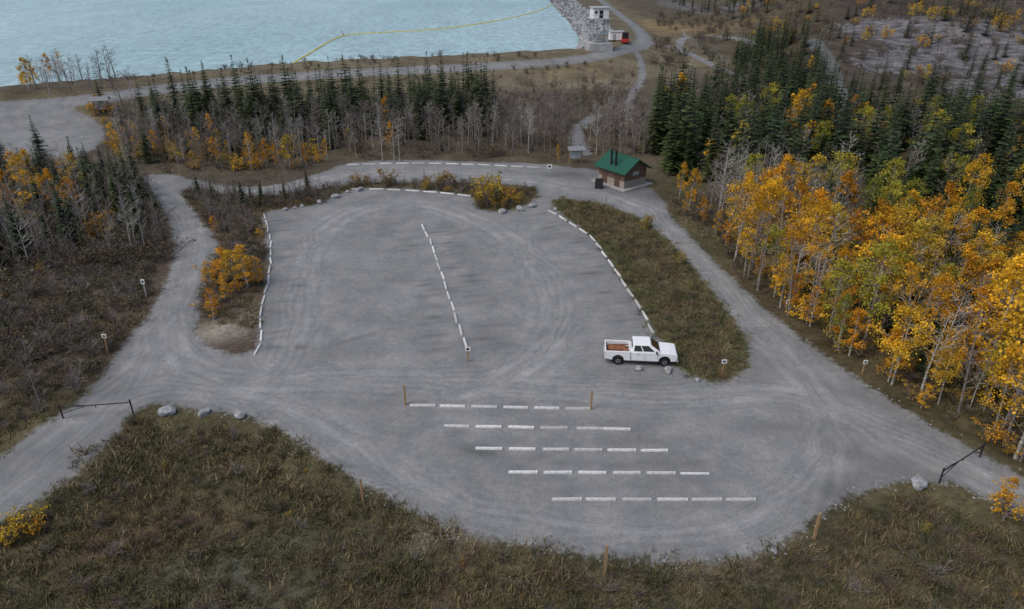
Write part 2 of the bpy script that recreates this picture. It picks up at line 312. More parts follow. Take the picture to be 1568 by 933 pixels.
B_as=bark('aspen_bark',(.46,.44,.40),(.22,.2,.18),2); B_ba=bark('bare_bark',(.25,.22,.20),(.15,.125,.115),3); B_sp=bark('spruce_bark',(.09,.07,.055),(.05,.04,.035),4); B_dk=bark('dark_twigs',(.17,.145,.13),(.10,.08,.07),3)
# ------------------------------------------------------------------ trees
def spruce(seed,h,Rr,lod=1.0):
    random.seed(seed); b=MB(); b.tube((0,0,-.3),(0,0,h),.02*h*.8,.01,5,0)
    lv=int(h*3.6*lod)
    for i in range(lv):
        f=i/(lv-1); z=h*(.05+.93*f)+random.uniform(-.08,.08); r=Rr*((1-f)**.8)*(.8 if f<.08 else 1)+.09
        nb=max(5,int(10*(1-f*.5)*lod**.5)); o=random.uniform(0,6.28)
        for k in range(nb):
            if random.random()<.1: continue
            a=o+6.283*k/nb+random.uniform(-.3,.3); L=r*random.uniform(.5,1.25); dr=-.28+.55*f+random.uniform(-.12,.1)
            d=Vector((math.cos(a),math.sin(a),0)); sd=Vector((-d.y,d.x,0)); cl=random.uniform(.55,1.5)
            n=max(2,int(L*4.5*lod)); p0=Vector((0,0,z))
            for j in range(n):
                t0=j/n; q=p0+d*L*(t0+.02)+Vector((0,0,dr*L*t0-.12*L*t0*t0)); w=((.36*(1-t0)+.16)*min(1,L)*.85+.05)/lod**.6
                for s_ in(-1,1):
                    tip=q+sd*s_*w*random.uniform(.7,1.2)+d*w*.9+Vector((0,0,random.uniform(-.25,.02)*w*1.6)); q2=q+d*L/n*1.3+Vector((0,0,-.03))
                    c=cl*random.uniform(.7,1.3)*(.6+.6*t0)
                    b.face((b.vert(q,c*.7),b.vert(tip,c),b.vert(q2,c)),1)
    for i in range(10):b.leaf((random.gauss(0,.05),random.gauss(0,.05),h-random.random()*.6),.22,1)
    return b.mesh('spruce',[B_sp,L_sp])
def broad(seed,h,cr,base=.3,leaves=0,barkm=B_as,leafm=None,lsz=.2,twigs=3,name='aspen',lean=.3,thick=1,stems=1,sub=2,tw=.006):
    random.seed(seed); b=MB(); tips=[]
    for st in range(stems):
        off=Vector((random.gauss(0,.25),random.gauss(0,.25),0)) if stems>1 else Vector((0,0,0))
        top=Vector((random.gauss(0,lean),random.gauss(0,lean),h*(1 if st==0 else random.uniform(.6,.95)))) + (off*3 if stems>1 else off)
        def tr(t): return off*(1-t)+Vector((top.x*t*t,top.y*t*t,top.z*t-.2*(1-t)))+Vector((math.sin(t*7+seed)*.08,math.cos(t*6+seed)*.08,0))*t
        r0=(.011*h+.03)*thick; n=6
        for k in range(n): b.tube(tr(k/n),tr((k+1)/n),r0*(1-k/n)+.012,r0*(1-(k+1)/n)+.012,5)
        nb=int(22 if stems==1 else 9)
        for i in range(nb):
            t=base+(1-base)*(i+random.random())/nb; p=tr(t); a=random.uniform(0,6.28) ; up=random.uniform(.35,.95)
            tt_=(t-base)/(1-base); prof=max(.25,math.sin(math.pi*min(1,(.18+tt_*.82)))**.7)
            L=cr*prof*random.uniform(.6,1.3); d=Vector((math.cos(a),math.sin(a),up)).normalized()
            e=p+d*L; rb=max(tw*1.5,r0*.38*(1-t)+.012); mid=p+d*L*.5+Vector((0,0,-.04*L)); b.tube(p,mid,rb,rb*.7,3); b.tube(mid,e,rb*.7,tw,3)
            tips.append(e)
            for j in range(twigs):
                q=p+d*L*random.uniform(.25,.95); d2=(d+Vector((random.gauss(0,.6),random.gauss(0,.6),random.gauss(.25,.4)))).normalized(); e2=q+d2*L*random.uniform(.3,.6)
                b.tube(q,e2,max(rb*.5,tw),tw,3); tips.append(e2)
                if leaves==0:
                    for _ in range(sub):
                        q3=q.lerp(e2,random.uniform(.3,1)); b.tube(q3,q3+(d2+Vector((random.gauss(0,.6),random.gauss(0,.6),random.gauss(.2,.4)))).normalized()*L*.25,tw,tw*.6,3)
        tips.append(tr(1.0))
    if leaves:
        per=leaves/len(tips)
        for t in tips:
            if random.random()<.18: continue
            c=random.uniform(.5,1.4); k=int(per*random.uniform(.3,2.0)); sg=cr*random.uniform(.09,.2)
            for _ in range(k):
                q=t+Vector((random.gauss(0,sg),random.gauss(0,sg),random.gauss(-.1*sg,sg*.8)))
                if q.z>.15: b.leaf(q,lsz*random.uniform(.6,1.3),c*random.uniform(.75,1.25),1)
    return b.mesh(name,[barkm]+([leafm] if leafm else []))
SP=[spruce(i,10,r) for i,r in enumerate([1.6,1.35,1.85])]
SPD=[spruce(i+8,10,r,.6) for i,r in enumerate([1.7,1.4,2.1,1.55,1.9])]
YE=[broad(20+i,10,c,bs,n,B_as,L_au if i==3 else L_ye,.21,4) for i,(c,bs,n) in enumerate([(2.0,.25,2300),(1.6,.35,1800),(2.3,.3,2700),(1.5,.2,1900),(1.9,.38,1200)])]
AU=[broad(26+i,10,c,bs,n,B_as,L_au,.21,4) for i,(c,bs,n) in enumerate([(1.9,.12,2300),(1.6,.15,1900)])]
YED=[broad(30+i,10,c,.25,900,B_as,L_ye,.34,2) for i,c in enumerate([2.0,1.7])]
GR=[broad(40+i,10,c,bs,n,B_as,L_gr,.21,4) for i,(c,bs,n) in enumerate([(2.2,.3,2600),(1.8,.35,2000)])]
SPL=[broad(50+i,10,1.8,.35,420,B_as,L_ye,.18,4) for i in range(2)]
BA=[broad(60+i,8,c,bs,0,B_ba,None,.2,5,'bare',thick=.8,tw=.009,sub=1) for i,(c,bs) in enumerate([(1.5,.25),(1.2,.35),(1.7,.2)])]
BAW=[broad(70+i,8,1.3,.35,0,B_as,None,.2,5,'bareb',thick=.8,tw=.009,sub=1) for i in range(2)]
BD=[broad(65+i,8,c,bs,0,B_as if i==2 else B_dk if i==1 else B_ba,None,.2,4,'bared',thick=.9,sub=1,tw=.016) for i,(c,bs) in enumerate([(1.5,.3),(1.2,.4),(1.3,.4),(1.8,.25)])]
BH=[broad(75+i,8,c,.25,0,B_dk,None,.2,4,'barehill',thick=.9,sub=1,tw=.018) for i,c in enumerate([1.6,1.9])]
BUY=[broad(80+i,2.2,.9,.1,700,B_ba,L_or if i%2 else L_ye,.16,2,'bush',stems=5) for i in range(4)]
BUD=[broad(90+i,1.3,.7,.1,220,B_dk,L_du,.15,3,'brush',stems=4) for i in range(3)]
TWG=[broad(95+i,1.8,.8,.15,0,B_ba if i else B_dk,None,.14,3,'twigs',stems=4,sub=1,tw=.009) for i in range(2)]
def gpatch(seed,n,hh,rad):
    random.seed(seed); b=MB()
    cl=[(random.gauss(0,rad*.5),random.gauss(0,rad*.5),random.uniform(.5,1.5),random.uniform(.5,1.5)) for _ in range(14)]
    for i in range(n):
        cx,cy,cb,ch=random.choice(cl); p=Vector((cx+random.gauss(0,.15),cy+random.gauss(0,.15),-.03)); L=hh*ch*random.uniform(.4,1.1)
        d=Vector((random.gauss(0,.45),random.gauss(0,.45),1)).normalized(); a=random.uniform(0,6.28); w=Vector((math.cos(a),math.sin(a),0))*random.uniform(.014,.032)
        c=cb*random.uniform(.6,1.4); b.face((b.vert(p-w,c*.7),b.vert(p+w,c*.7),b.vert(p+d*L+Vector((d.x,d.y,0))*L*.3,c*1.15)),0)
    return b.mesh('grasspatch',[L_gs])
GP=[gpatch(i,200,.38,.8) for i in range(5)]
# ------------------------------------------------------------------ scatter
def inst_col(name):
    c=bpy.data.collections.new(name+'_parts'); e=empty(name); e.instance_type='COLLECTION'; e.instance_collection=c; return c
def samp(poly,count,mind,margin=.6,seed=0):
    W,_=GH(poly); r=np.random.default_rng(seed); mn,mx=W.min(0),W.max(0); out=[]; cell={}
    C=r.uniform(mn,mx,(count*10+200,2)); C=C[pdist(C,W,True)>0]; C=C[:count*4]; C=C[RD(C)<-margin]
    for p in C:
        k=(int(p[0]//mind),int(p[1]//mind)); ok=True
        for i in(-1,0,1):
            for j in(-1,0,1):
                for q in cell.get((k[0]+i,k[1]+j),()):
                    if (q[0]-p[0])**2+(q[1]-p[1])**2<mind*mind: ok=False
        if ok: cell.setdefault(k,[]).append(p); out.append(p)
        if len(out)>=count: break
    out=np.array(out).reshape(-1,2); return out,(H(out) if len(out) else [])
def scat(name,meshes,poly,count,h0,h1,ref,mind=1.5,col=None,seed=0,margin=.6,zs=1):
    pts,zz=samp(poly,count,mind,margin,seed); r=random.Random(seed+5)
    for p,z in zip(pts,zz):
        s=r.uniform(h0,h1)/ref; w=r.uniform(.8,1.25)
        o=link(name,r.choice(meshes),(p[0],p[1],z),r.uniform(0,6.28),(s*w,s*w,s*zs),col=col)
        o.rotation_euler[0]=r.gauss(0,.03); o.rotation_euler[1]=r.gauss(0,.03)
def one(name,meshes,px,py,h,ref,col=None,w=1):
    p=gp(px,py); s=h/ref; return link(name,random.choice(meshes),p,random.uniform(0,6.28),(s*w,s*w,s),col=col)
FO=inst_col('distant_forest')
scat('sp',SPD,[(225,185),(740,168),(740,205),(600,215),(400,215),(230,205)],140,5,12,10,1.8,FO,1)
scat('sp',SPD,[(600,160),(760,165),(760,215),(640,215)],22,8,12,10,2.0,FO,2)
scat('sp',SPD,[(190,215),(560,205),(540,235),(430,245),(200,250)],22,4,8,10,3.0,FO,52)
scat('ba',BD,[(180,205),(980,178),(1000,240),(830,240),(520,240),(430,258),(300,258),(190,258)],430,4,7.5,8,1.4,FO,3)
scat('br',BUD+TWG,[(180,175),(980,140),(1000,240),(520,243),(430,262),(190,262)],340,1,2.2,1.5,1.4,FO,4)
scat('ye',YED+SPL,[(180,220),(540,230),(520,243),(430,262),(200,262)],20,3,5,10,2.5,FO,5)
scat('by',BUY,[(170,225),(540,235),(520,243),(430,263),(200,263)],32,1.2,2.4,2.2,1.5,FO,6)
scat('sp',SPD,[(985,185),(1130,150),(1300,180),(1568,215),(1700,240),(1700,400),(1568,370),(1420,345),(1250,312),(1060,285),(1000,250)],310,5,13,10,2.1,FO,7)
scat('sp',SPD,[(1130,60),(1270,80),(1300,190),(1120,150)],75,6,11,10,2.3,FO,8)
scat('ye',YED+GR,[(1000,170),(1568,220),(1568,350),(1060,290)],40,5,9,10,4,FO,9)
scat('ba',BD,[(1010,150),(1568,200),(1700,330),(1420,340),(1100,290)],80,6,9,8,2,FO,10)
scat('ba',BH,[(1130,0),(1700,-20),(1700,215),(1300,190),(1180,60)],170,3,6.5,8,2.6,FO,11)
scat('sp',SPD,[(1130,0),(1700,-20),(1700,225),(1300,190),(1200,60)],140,4,9,10,3,FO,12)
scat('sp',SPD,[(1010,0),(1250,-20),(1250,40),(1150,30)],40,5,9,10,2.5,FO,53)
scat('by',BUY,[(1130,0),(1700,-20),(1700,225),(1300,190),(1150,60)],80,1.5,3.5,2.2,3,FO,13)
scat('ye',YED,[(1130,0),(1700,-20),(1700,205),(1300,180),(1150,60)],20,3,5.5,10,5,FO,14)
scat('br',BUD+TWG[:1],[(1010,20),(1700,-20),(1700,225),(1300,190),(990,120)],380,1.4,3.2,1.5,2.0,FO,15)
scat('br',BUD+TWG,[(170,140),(985,100),(990,180),(180,190)],240,.6,1.6,1.5,1.6,FO,16)
scat('ba',BD,[(740,130),(980,120),(985,185),(740,190)],70,2.5,5,8,2.2,FO,17)
scat('ye',YED+SPL,[(45,150),(120,150),(125,168),(50,175)],8,5,7,10,2,FO,18)
scat('ba',BD,[(50,148),(225,140),(240,165),(60,172)],45,5,8,8,2,FO,19)
scat('by',BUY,[(0,160),(160,155),(180,185),(160,190),(40,172),(0,175)],22,1,2.4,2.2,2,FO,20)
for px,py,h in [(158,170,8.5),(395,196,12.5),(290,178,9),(310,185,8.5),(220,178,8),(515,175,9),(450,180,9.5),(678,205,10.5),(705,205,10),(240,180,8),(350,185,9),(560,185,10),(480,180,9)]: one('sp',SPD,px,py,h,10,FO)
for px,py,h in [(592,205,6.5),(180,235,5),(600,235,5),(1030,200,4),(855,250,3),(410,255,4.2),(425,258,3.8),(470,255,3.6),(500,248,3.6),(325,215,4.5),(350,250,3.5),(1240,180,7),(1225,200,6)]: one('y',[YED[1],YE[3]],px,py,h,10,FO,.85)
# left woods
scat('bare_tree',BA+BAW,[(-60,275),(215,275),(245,330),(235,395),(150,405),(-60,430)],125,4,7.5,8,1.6,None,21)
scat('spruce_tree',SP,[(-60,280),(215,280),(245,330),(225,370),(-60,400)],46,4,8.5,10,2.1,None,22)
scat('aspen_tree',SPL+YE[4:],[(-40,300),(100,280),(190,340),(0,380)],10,4,6.5,10,3,None,23)
for px,py,h in [(70,262,8.5),(12,272,8),(147,300,7.5),(205,318,8.5),(130,385,3),(160,315,7),(190,300,6.5),(5,420,5),(35,400,4),(15,520,2.5)]: one('spruce_tree',SP,px,py,h,10)
for px,py,h in [(52,312,7),(85,325,5.5),(12,330,6),(38,300,6)]: one('aspen_tree',YE[:2],px,py,h,10)
for px,py,h in [(150,362,3),(165,368,2.4),(105,340,2.6)]: one('golden_shrub',BUY[1::2],px,py,h,2.2)
UG=inst_col('undergrowth')
scat('b',BUD+TWG,[(-60,400),(240,380),(225,470),(170,550),(110,610),(-60,700)],400,.6,1.8,1.5,1.0,UG,24,.5)
scat('b',BUD+TWG+BUD,[(-60,270),(260,270),(260,400),(-60,430)],230,1,2.2,1.5,1.2,UG,25,.5)
scat('b',BUY,[(-60,290),(260,275),(250,400),(-60,560)],26,.6,1.4,2.2,2,UG,26,.6)
for px,py,h in [(85,460,4),(63,625,4.6),(50,560,2.5),(240,385,3.5),(215,330,6),(250,380,5)]: one('bare_tree',BA,px,py,h,8)
# strip west of the lot
scat('bare_tree',BA,[(275,292),(500,285),(490,310),(400,322),(350,330),(395,360),(345,380),(300,330)],60,2.5,4.5,8,1.1,None,27,.5)
scat('spruce_tree',SP,[(290,292),(500,285),(480,305),(350,320)],9,2,4,10,2,None,54,.6)
scat('b',BUD+TWG,[(275,292),(560,283),(490,312),(400,322),(405,400),(325,480),(303,480),(330,400),(340,372)],110,.7,1.5,1.5,.8,UG,28,.4)
for px,py,h,w in [(380,440,4.6,1.3),(362,435,3.8,1.1),(345,432,3.8,1.1),(325,445,3.2,1),(328,490,3.2,1.0),(345,460,2.6,1.1),(330,355,2.0,1),(395,435,3,1.1)]: one('autumn_aspen',AU+YE[:1],px,py,h,10,None,w*1.3)
for px,py,h,w in [(360,448,1.4,1),(322,478,1.4,1),(395,432,1.2,1),(400,362,1.0,1),(318,425,1.3,1)]: one('golden_shrub',BUY,px,py,h,2.2,None,w)
# north strip + bush island
scat('b',BUD+TWG+BUY[1:2],[(540,280),(730,281),(740,300),(640,290),(545,289)],40,.6,1.4,1.5,.8,UG,29,.1)
for px,py,h in [(745,316,4.0),(765,312,3.6),(782,308,2.2),(735,318,2.2),(592,284,2.6),(690,285,2.2),(755,300,3.2),(560,283,1.4),(655,285,1.5)]: one('willow_shrub',[BUY[1],BUY[3]],px,py,h,2.2,None,.75)
for px,py in [(604,250),(612,246),(586,246)]: one('bare_tree',BAW,px,py,7,8)
scat('b',BUD+BUY[1:2],[(730,300),(825,288),(820,302),(765,322),(725,316)],36,.5,1.2,1.5,.7,UG,30,.2)
scat('b',BUD,[(860,306),(985,335),(1040,385),(1145,540),(1100,582),(1040,560),(960,435),(880,340)],60,.4,.8,1.5,1.1,UG,31,.4)
for px,py,h in [(1040,405,1.4),(985,350,1.7),(992,345,1.2),(1105,580,.7)]: one('golden_shrub',BUY[1::2],px,py,h,2.2)
# right hand aspens
CP=[(1100,395),(1135,425),(1195,475),(1255,522),(1320,562),(1400,615),(1480,660),(1600,728),(1750,820),(1750,560),(1568,480),(1400,430),(1250,390),(1130,365)]
scat('aspen_tree',YE+YE+AU+GR,CP,84,5,9.5,10,2.3,None,32,1.4)
scat('bare_tree',BAW+BA,CP,80,6,9,8,1.7,None,33,1.2)
scat('spruce_tree',SP,CP,16,4,8,10,3.5,None,55,2)
scat('bare_tree',BAW+BA,[(1070,320),(1120,290),(1300,320),(1320,390),(1120,380)],80,6,8.5,8,1.5,None,34,1)
scat('spruce_tree',SP,[(1180,340),(1700,380),(1700,540),(1400,450)],60,5,9.5,10,2.3,None,35,1)
scat('aspen_tree',YE+GR,[(1130,320),(1700,360),(1700,540),(1400,430)],28,6,9,10,3,None,37,1)
scat('b',BUY+BUD+BUD,CP,190,.8,2,1.9,1.2,UG,36,.5)
scat('b',BUD+TWG,[(1030,315),(1100,290),(1250,330),(1250,400),(1110,380)],90,.8,2,1.6,1.1,UG,38,.8)
for px,py,h,w in [(1055,322,5.5,1.1),(1040,305,5,.9),(1048,330,3,1.1),(1075,345,3.6,1.1),(1095,362,3.2,1.1),(1110,380,3.4,1.1),(1135,405,3.8,1.1),(1160,430,3,1.1),(1210,478,4,1.1),(1240,500,4,1.2),(1285,530,5.5,1.2),(1300,545,4.5,1.1),(1360,585,5,1.1),(1410,625,2.2,1.2),(1530,780,2.6,1.2),(1185,455,3.5,1.1)]: one('autumn_aspen',AU+YE[3:4],px,py,h,10,None,w)
for px,py,h in [(1165,400,9.5),(1240,420,9),(1265,440,8.5),(1350,440,8.5),(1380,480,9),(1460,440,8.5),(1500,600,11),(1545,640,11.5),(1560,560,12),(1590,690,12),(1330,430,8)]: one('aspen_tree',YE[:3],px,py,h,10)
one('bare_tree',BAW,1533,662,6,8); one('bare_tree',BAW,1485,625,5,8)
# foreground
MG=inst_col('meadow_grass')
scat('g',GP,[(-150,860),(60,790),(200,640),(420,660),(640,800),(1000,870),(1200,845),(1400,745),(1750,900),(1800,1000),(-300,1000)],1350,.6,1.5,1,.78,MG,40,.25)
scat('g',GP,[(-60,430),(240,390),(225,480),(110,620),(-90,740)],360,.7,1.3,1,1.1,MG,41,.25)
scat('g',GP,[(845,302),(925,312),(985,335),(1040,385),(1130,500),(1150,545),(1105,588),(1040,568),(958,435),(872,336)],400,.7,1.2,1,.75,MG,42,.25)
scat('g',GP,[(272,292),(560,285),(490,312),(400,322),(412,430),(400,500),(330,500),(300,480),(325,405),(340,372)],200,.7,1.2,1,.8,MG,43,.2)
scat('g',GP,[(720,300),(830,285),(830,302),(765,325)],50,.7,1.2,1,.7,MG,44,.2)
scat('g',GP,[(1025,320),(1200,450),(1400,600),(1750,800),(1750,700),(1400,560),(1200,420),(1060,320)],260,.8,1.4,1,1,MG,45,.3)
FG=[(-150,880),(60,800),(200,645),(420,665),(640,805),(1000,880),(1200,855),(1400,755),(1750,900),(1800,1000),(-300,1000)]
scat('b',BUD,FG,300,.3,.9,1.5,.9,UG,46,.5)
scat('b',[BUY[1],BUY[3]],FG,18,.25,.55,2.2,2,UG,47,.8)
scat('b',TWG,FG,40,.5,1.1,1.8,1.5,UG,48,.8)
for px,py,h in [(38,815,1.7),(20,830,1.3),(60,812,1.1),(1528,785,2.0)]: one('golden_shrub',[BUY[0],BUY[2]],px,py,h,2.2)
# ------------------------------------------------------------------ hard objects
M_wood=simple('weathered_timber',(.33,.21,.11),.85,.15,.3,12)
M_rock=simple('boulder_stone',(.27,.275,.285),.9,.2,.45,3); M_blk=simple('black_steel',(.02,.02,.022),.5,.4,.2,8); M_white=simple('white_paint',(.78,.79,.8),.4,.4,.04,2)
M_grn=simple('green_metal_roof',(.014,.085,.055),.6,.3,.12,3); M_brn=simple('brown_siding',(.15,.095,.07),.8,.2,.2,6); M_stone=simple('pale_masonry',(.30,.26,.22),.9,.2,.3,10)
M_glass=simple('dark_glass',(.015,.018,.02),.08,.6,.1,2); M_tyre=simple('tyre_rubber',(.02,.02,.02),.85,.2,.1,10); M_rim=simple('alloy_rim',(.4,.4,.42),.35,.5,.1,8,.6)
M_red=simple('red_paint',(.45,.03,.025),.5,.4,.1,3); M_yel=simple('yellow_float',(.75,.6,.06),.5,.3,.1,3); M_gal=simple('galvanised_steel',(.40,.41,.42),.6,.3,.1,8,.2); M_rust=simple('rusty_cargo',(.24,.11,.06),.9,.1,.5,5)
b=MB(); b.prism([(-.09,0),(.09,0),(.08,.09),(.05,.14),(-.05,.14),(-.08,.09)],-.99,.99,0,'x')
mm,nt,bb,o=newmat('weathered_stop_paint',.8,.2); tc=nt.nodes.new('ShaderNodeTexCoord').outputs['Object']; ri=nt.nodes.new('ShaderNodeObjectInfo').outputs['Random']
f=mth(nt,'MULTIPLY',rng_(nt,noise(nt,tc,7,5,.7),.3,.65,.5,1.05),rng_(nt,ri,0,1,.66,1.05)); nt.links.new(mixc(nt,1,(.76,.76,.75),gray(nt,f),'MULTIPLY'),bb.inputs['Base Color'])
STM=b.mesh('wheel_stop',[mm],True)
for i,(sx,sy,a,_) in enumerate(stops):
    link('wheel_stop',STM,(sx,sy,.006 if i!=23 else -.06),a+random.gauss(0,.014),(random.uniform(.94,1.02),1.2,1))
def boulder(seed):
    r=random.Random(seed); bm=bmesh.new(); bmesh.ops.create_icosphere(bm,subdivisions=2,radius=.5)
    ax=[Vector((r.gauss(0,1),r.gauss(0,1),r.gauss(0,1))).normalized() for _ in range(9)]; cut=[r.uniform(.28,.45) for _ in ax]
    for v in bm.verts:
        for a_,c_ in zip(ax,cut):
            d=v.co.dot(a_)
            if d>c_: v.co-=a_*(d-c_)
        v.co.z*=.75; v.co.x*=1.3
    me=bpy.data.meshes.new('boulder'); bm.to_mesh(me); bm.free(); me.materials.append(M_rock); return me
BO=[boulder(i) for i in range(5)]
for i,(px,py,s_) in enumerate([(257,633,1.15),(313,634,.85),(369,638,.9),(1406,743,1.1),(490,311,.9),(514,303,1.1),(551,292,1.1),(533,295,.7),(769,326,1.1),(796,322,1.2),(815,317,1),(1023,569,.85),(978,566,.7),(437,322,.7),(463,317,.7),(452,319,.5),(1185,845,.45),(850,322,.7),(1068,583,.5)]):
    link('boulder',BO[i%5],gp(px,py,.15*s_),i*1.3,s_)
ST=inst_col('edge_stones'); r=random.Random(3); pts=[];scs=[]
for i in range(380):
    k=r.randrange(60,118); a_,b_=OUT[k%len(OUT)],OUT[(k+1)%len(OUT)]; t=r.random(); pts.append(a_*(1-t)+b_*t+np.array([r.gauss(0,.4),r.gauss(-.1,.4)])); scs.append(r.uniform(.05,.17))
for i in range(900):
    t=r.random(); k=r.randrange(6,10); a_,b_=sw[k],sw[k+1]; off=r.uniform(0,1)*11 if k>6 else r.uniform(0,3); pts.append(a_*(1-t)+b_*t+np.array([off,-.3*off])); scs.append(r.uniform(.6,1.8))
zz=H(np.array(pts))
for i,(q,s_,z) in enumerate(zip(pts,scs,zz)): link('s',BO[i%5],(q[0],q[1],z),r.uniform(0,6),s_,col=ST)
def post(name,px,py,h,w=.13,mat=M_wood,sign=None,lean=0):
    e=empty(name,gp(px,py)); b=MB(); b.box((0,0,h/2-.1),(w,w,h+.2),0); b.box((0,0,h+.025),(w*.8,w*.8,.05),0); link('post',b.mesh('post',[mat],True),parent=e); e.rotation_euler=(0,lean,0)
    if sign:
        b=MB(); b.box((0,-w/2-.02,h-.2),(sign[0],.03,sign[1]),0); b.box((0,-w/2-.038,h-.2),(sign[0]*.6,.004,sign[1]*.5),1); link('panel',b.mesh('panel',[M_white,M_blk],True),parent=e)
post('timber_marker_post',621,620,1.75); post('timber_marker_post',905,627,1.7); post('timber_marker_post',556,771,2.0,.12); post('timber_marker_post',1246,826,2.0,.14); post('timber_marker_post',926,880,2.2,.14)
post('timber_marker_post',650,279,1.8,.12); post('timber_marker_post',928,315,1.2,.12)
post('parking_sign',717,554,1.5,.13,M_wood,(.45,.4)); post('parking_sign',1106,572,1.4,.1,M_wood,(.42,.36)); post('trail_sign',225,456,2.0,.1,M_gal,(.35,.5)); post('trail_sign',165,540,1.9,.12,M_wood,(.4,.35),.08)
post('road_sign',1320,573,1.4,.1,M_wood,(.35,.35)); post('road_sign',1203,478,1.3,.1,M_wood,(.35,.35)); post('stop_sign',841,272,1.9,.08,M_gal,(.7,.6)); post('trail_sign',108,243,1.9,.1,M_wood,(.4,.5))
def gate(a,bq):
    p=gp(*a); q=gp(*bq); d=q-p; L=Vector((d.x,d.y)).length; e=empty('swing_gate',p,math.atan2(d.y,d.x)); b=MB()
    for xx in (0,L): b.tube((xx,0,-.2),(xx,0,1.25),.06,.06,8,0,True)
    b.tube((0,0,1.0),(L,0,1.0),.045,.045,8); b.tube((0,0,.45),(L*.35,0,.95),.03,.03,6); b.tube((0,0,1.25),(L*.35,0,1.03),.02,.02,6); b.tube((L*.5,0,1.0),(L*.5,0,.75),.03,.03,6)
    link('gate_frame',b.mesh('gate',[M_blk],True),parent=e)
gate((97,641),(204,633)); gate((1438,740),(1500,700))
# washroom building
L_,W_=5.2,4.5; cor=gp(955,291); a=-R(52); ux=Vector((math.cos(a),math.sin(a),0)); uy=Vector((-math.sin(a),math.cos(a),0))
c=cor-ux*L_/2+uy*W_/2; e=empty('washroom_building',(c.x,c.y,.02),a)
b=MB(); b.box((0,0,.06),(L_+1.6,W_+1.6,.12),0); link('concrete_pad',b.mesh('pad',[simple('grey_concrete',(.3,.3,.3),.9,.2,.15,2)],True),parent=e)
b=MB(); b.box((0,0,.62),(L_,W_,1.0),0); link('masonry_base',b.mesh('base',[M_stone],True),parent=e)
b=MB(); b.box((0,0,1.86),(L_-.06,W_-.06,1.48),0)
g=[(-W_/2+.03,2.6),(W_/2-.03,2.6),(0,3.95)]; b.prism(g,L_/2-.15,L_/2-.035,0,'x'); b.prism(g,-L_/2+.035,-L_/2+.15,0,'x')
for k in range(9): b.box((-L_/2+.3+k*.575,-W_/2+.02,1.86),(.04,.03,1.46),0)
link('siding_walls',b.mesh('walls',[M_brn],True),parent=e)
b=MB(); sl=math.atan2(1.38,W_/2); ll=(W_/2+.55)/math.cos(sl)
for s_ in(-1,1):
    M=Matrix.Rotation(s_*-sl,3,'X'); mid=Vector((0,s_*(W_/2+.55)/2,4.02-(W_/2+.55)/2*math.tan(sl))); b.box(mid,(L_+1.1,ll,.09),0,M)
    for k in range(14): b.box(mid+M@Vector((-L_/2-.5+k*(L_+1)/13,0,.06)),(.035,ll,.04),0,M)
b.tube((-L_/2-.55,0,4.09),(L_/2+.55,0,4.09),.09,.09,6,0,True); link('gable_roof',b.mesh('roof',[M_grn],True),parent=e)
b=MB()
for xx in(-.55,.35): b.tube((xx,-W_/2+.4,2.4),(xx,-W_/2+.4,5.1),.17,.17,10,0,True); b.tube((xx,-W_/2+.4,5.1),(xx,-W_/2+.4,5.2),.22,.2,10,0,True)
link('vent_pipes',b.mesh('vents',[M_blk],True),parent=e)
b=MB()
for xx in(-1.3,1.2): b.box((xx,-W_/2-.03,1.2),(1.0,.06,2.1),0); b.box((xx+.38,-W_/2-.08,1.15),(.05,.05,.16),1)
b.box((L_/2+.01,0,2.0),(.05,1.2,.5),1); link('doors',b.mesh('doors',[simple('door_paint',(.10,.06,.045),.6,.3,.1,4),M_gal],True),parent=e)
e=empty('bear_proof_bin',gp(917,288),-.3); b=MB(); b.prism([(-.5,0),(.5,0),(.5,1.0),(.3,1.35),(-.5,1.35)],-.5,.5,0,'x'); b.box((0,-.2,1.4),(.7,.4,.06),0); link('bin_body',b.mesh('bin',[M_blk],True),parent=e)
def kiosk(px,py,s_,rz):
    e=empty('information_kiosk',gp(px,py),rz); e.scale=(s_,)*3; b=MB()
    for xx in(-1,1): b.box((xx,0,1.1),(.14,.14,2.4),0)
    b.box((0,0,1.35),(1.84,.06,1.1),1); sl=.5
    for q in(-1,1): b.box((0,q*.42,2.45),(2.7,1.0,.07),2,Matrix.Rotation(-q*sl,3,'X'))
    link('kiosk_structure',b.mesh('kiosk',[M_wood,simple('panel_print',(.45,.47,.48),.6,.2,.3,4),simple('grey_shingle',(.22,.23,.24),.9,.1,.2,8)],True),parent=e)
kiosk(881,250,1.0,.15); kiosk(158,176,1.3,.2)
